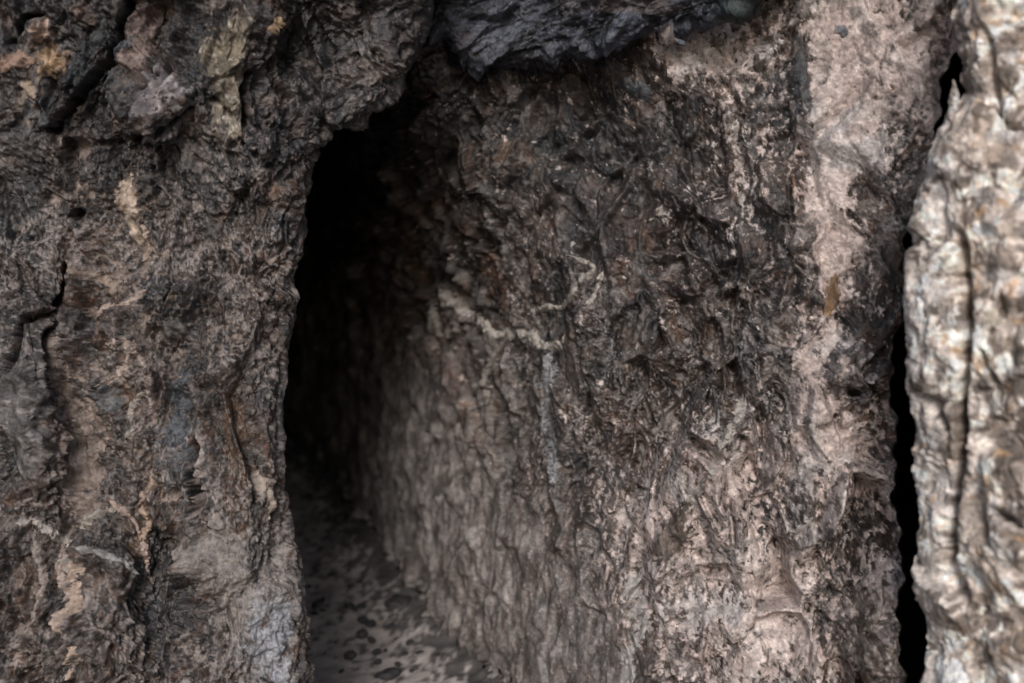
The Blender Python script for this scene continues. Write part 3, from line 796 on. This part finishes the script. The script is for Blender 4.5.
def stone_mesh(rx, ry, rz, seed):
    nu, nv = 22, 13
    th, ph = np.meshgrid(np.linspace(0, 2 * math.pi, nu), np.linspace(.02, math.pi - .02, nv))
    S = np.stack([np.sin(ph) * np.cos(th), np.sin(ph) * np.sin(th), np.cos(ph)], -1)
    q = (S.reshape(-1, 3) + seed * 3.1).astype(F32)
    k = 1 + .30 * fbm(q, .9, 3, 900 + seed) + facets(q, .8, 930 + seed, tilt=.4, stepa=.2)[0] * .5
    S = S * k.reshape(S.shape[:2])[..., None]
    S[:, -1] = S[:, 0]
    P = S * np.array([rx, ry, rz])
    v = sstep(-.3, .3, fbm(q, .4, 4, 960 + seed))
    A = lerp(np.broadcast_to(col(.035, .034, .035), q.shape), col(.075, .072, .072), v).reshape(P.shape)
    return P, A

STONES = [(368, 531, 12, 7, 'largest dark stone, lying back against the foot of the passage wall'),
          (350, 656, 6, 4, 'lone dark stone out on the bare sand of the passage floor, nearest the viewer'),
          (332, 576, 5, 3, 'dark stone on open sand midway along the passage floor'),
          (318, 606, 6, 4.5, 'dark stone on the sand close beside the left rock face, with smaller ones behind it'),
          (331, 551, 5, 2.6, 'flat dark stone on the pale sand far back in the passage'),
          (402, 608, 17, 9, 'broad flat grey stone lying among dirt below the wall'),
          (362, 635, 6, 4.5, 'dark rounded stone at the edge of the clear sand, second nearest'),
          (388, 676, 12, 5, 'long dark stone at the near end of the dirt strip')]
SMALL = [(310, 587), (322, 601), (322, 612), (314, 616), (342, 550), (352, 587), (358, 583), (349, 608), (361, 609), (356, 612), (366, 604), (363, 622), (371, 626), (372, 641), (377, 653), (385, 651), (378, 663),
         (342, 672), (346, 569), (340, 561), (352, 560), (372, 585), (380, 575), (398, 665), (412, 672), (420, 655), (430, 668), (436, 660), (398, 640), (410, 645), (425, 640), (404, 655), (315, 570), (390, 628), (374, 612), (384, 592)]
for i, (c, r, wx, wz, lab) in enumerate(STONES):
    p, y = ground_point(c, r)
    s = y / FOC
    P, A = stone_mesh(wx * s, wx * s * 1.1, wz * s * 1.1, i)
    o = grid_mesh('loose_stone', P, A, M_STONE)
    o.location = p + np.array([0, 0, wz * s * .25]); o.rotation_euler = (random.uniform(-.2, .2), random.uniform(-.2, .2), random.uniform(0, 6))
    tag(o, lab, 'stone')
protos = [stone_mesh(1, .8, .75, 20 + i) for i in range(6)]
pm = []
for P, A in protos:
    o = grid_mesh('loose_stone', P, A, M_STONE); pm.append(o)
first = list(pm)
for i, (c, r) in enumerate(SMALL):
    p, y = ground_point(c + random.uniform(-1, 1), r)
    if i < len(first):
        o = first[i]
    else:
        o = first[i % 6].copy(); COL.objects.link(o)
    s = y / FOC * random.uniform(2.2, 6.0)
    o.scale = (s * 1.15, s * 1.15, s * random.uniform(.8, 1.0))
    o.location = p + np.array([0, 0, s * .3]); o.rotation_euler = (random.uniform(-.3, .3), random.uniform(-.3, .3), random.uniform(0, 6.2))
    tag(o, 'small dark stone scattered on the sandy passage floor', 'stone', 'small dark stones on the sandy floor')

# ------------------------------------------------------------------ light
SUN = np.array([.06, 1.0, -.47]); SUN /= np.linalg.norm(SUN)
el = math.asin(-SUN[2]); az = math.atan2(-SUN[0], -SUN[1])
w = bpy.data.worlds.new('World'); scene.world = w; w.use_nodes = True
nt = w.node_tree; bg = nt.nodes['Background']
sky = nt.nodes.new('ShaderNodeTexSky'); sky.sky_type = 'NISHITA'; sky.sun_disc = False
sky.sun_elevation = el; sky.sun_rotation = az; sky.dust_density = 1.0; sky.air_density = 1.0
nt.links.new(sky.outputs[0], bg.inputs['Color']); bg.inputs['Strength'].default_value = .115
ld = bpy.data.lights.new('sun', 'SUN'); ld.energy = 3.1; ld.angle = math.radians(19); ld.color = (1, .96, .93)
lo = bpy.data.objects.new('sun', ld); COL.objects.link(lo)
from mathutils import Vector
lo.rotation_euler = Vector(SUN).to_track_quat('-Z', 'Y').to_euler()
lo.location = (-2, -4, 4)

# ------------------------------------------------------------------ camera
cd = bpy.data.cameras.new('camera'); cam = bpy.data.objects.new('camera', cd); COL.objects.link(cam)
cam.location = EYE; cam.rotation_euler = (math.pi / 2 - PITCH, 0, 0)
cd.sensor_width = 36; cd.lens = 36 * FOC / 1024
cd.clip_start = .05; cd.clip_end = 500
cd.dof.use_dof = True; cd.dof.focus_distance = 2.5; cd.dof.aperture_fstop = 35.15 / (2 * .0140 * 1000)
scene.camera = cam
scene.render.engine = 'CYCLES'
scene.cycles.use_denoising = True
scene.cycles.max_bounces = 6
vs = scene.view_settings
vs.view_transform = 'Standard'; vs.look = 'None'; vs.exposure = -0.3; vs.gamma = 1.0; vs.use_curve_mapping = False
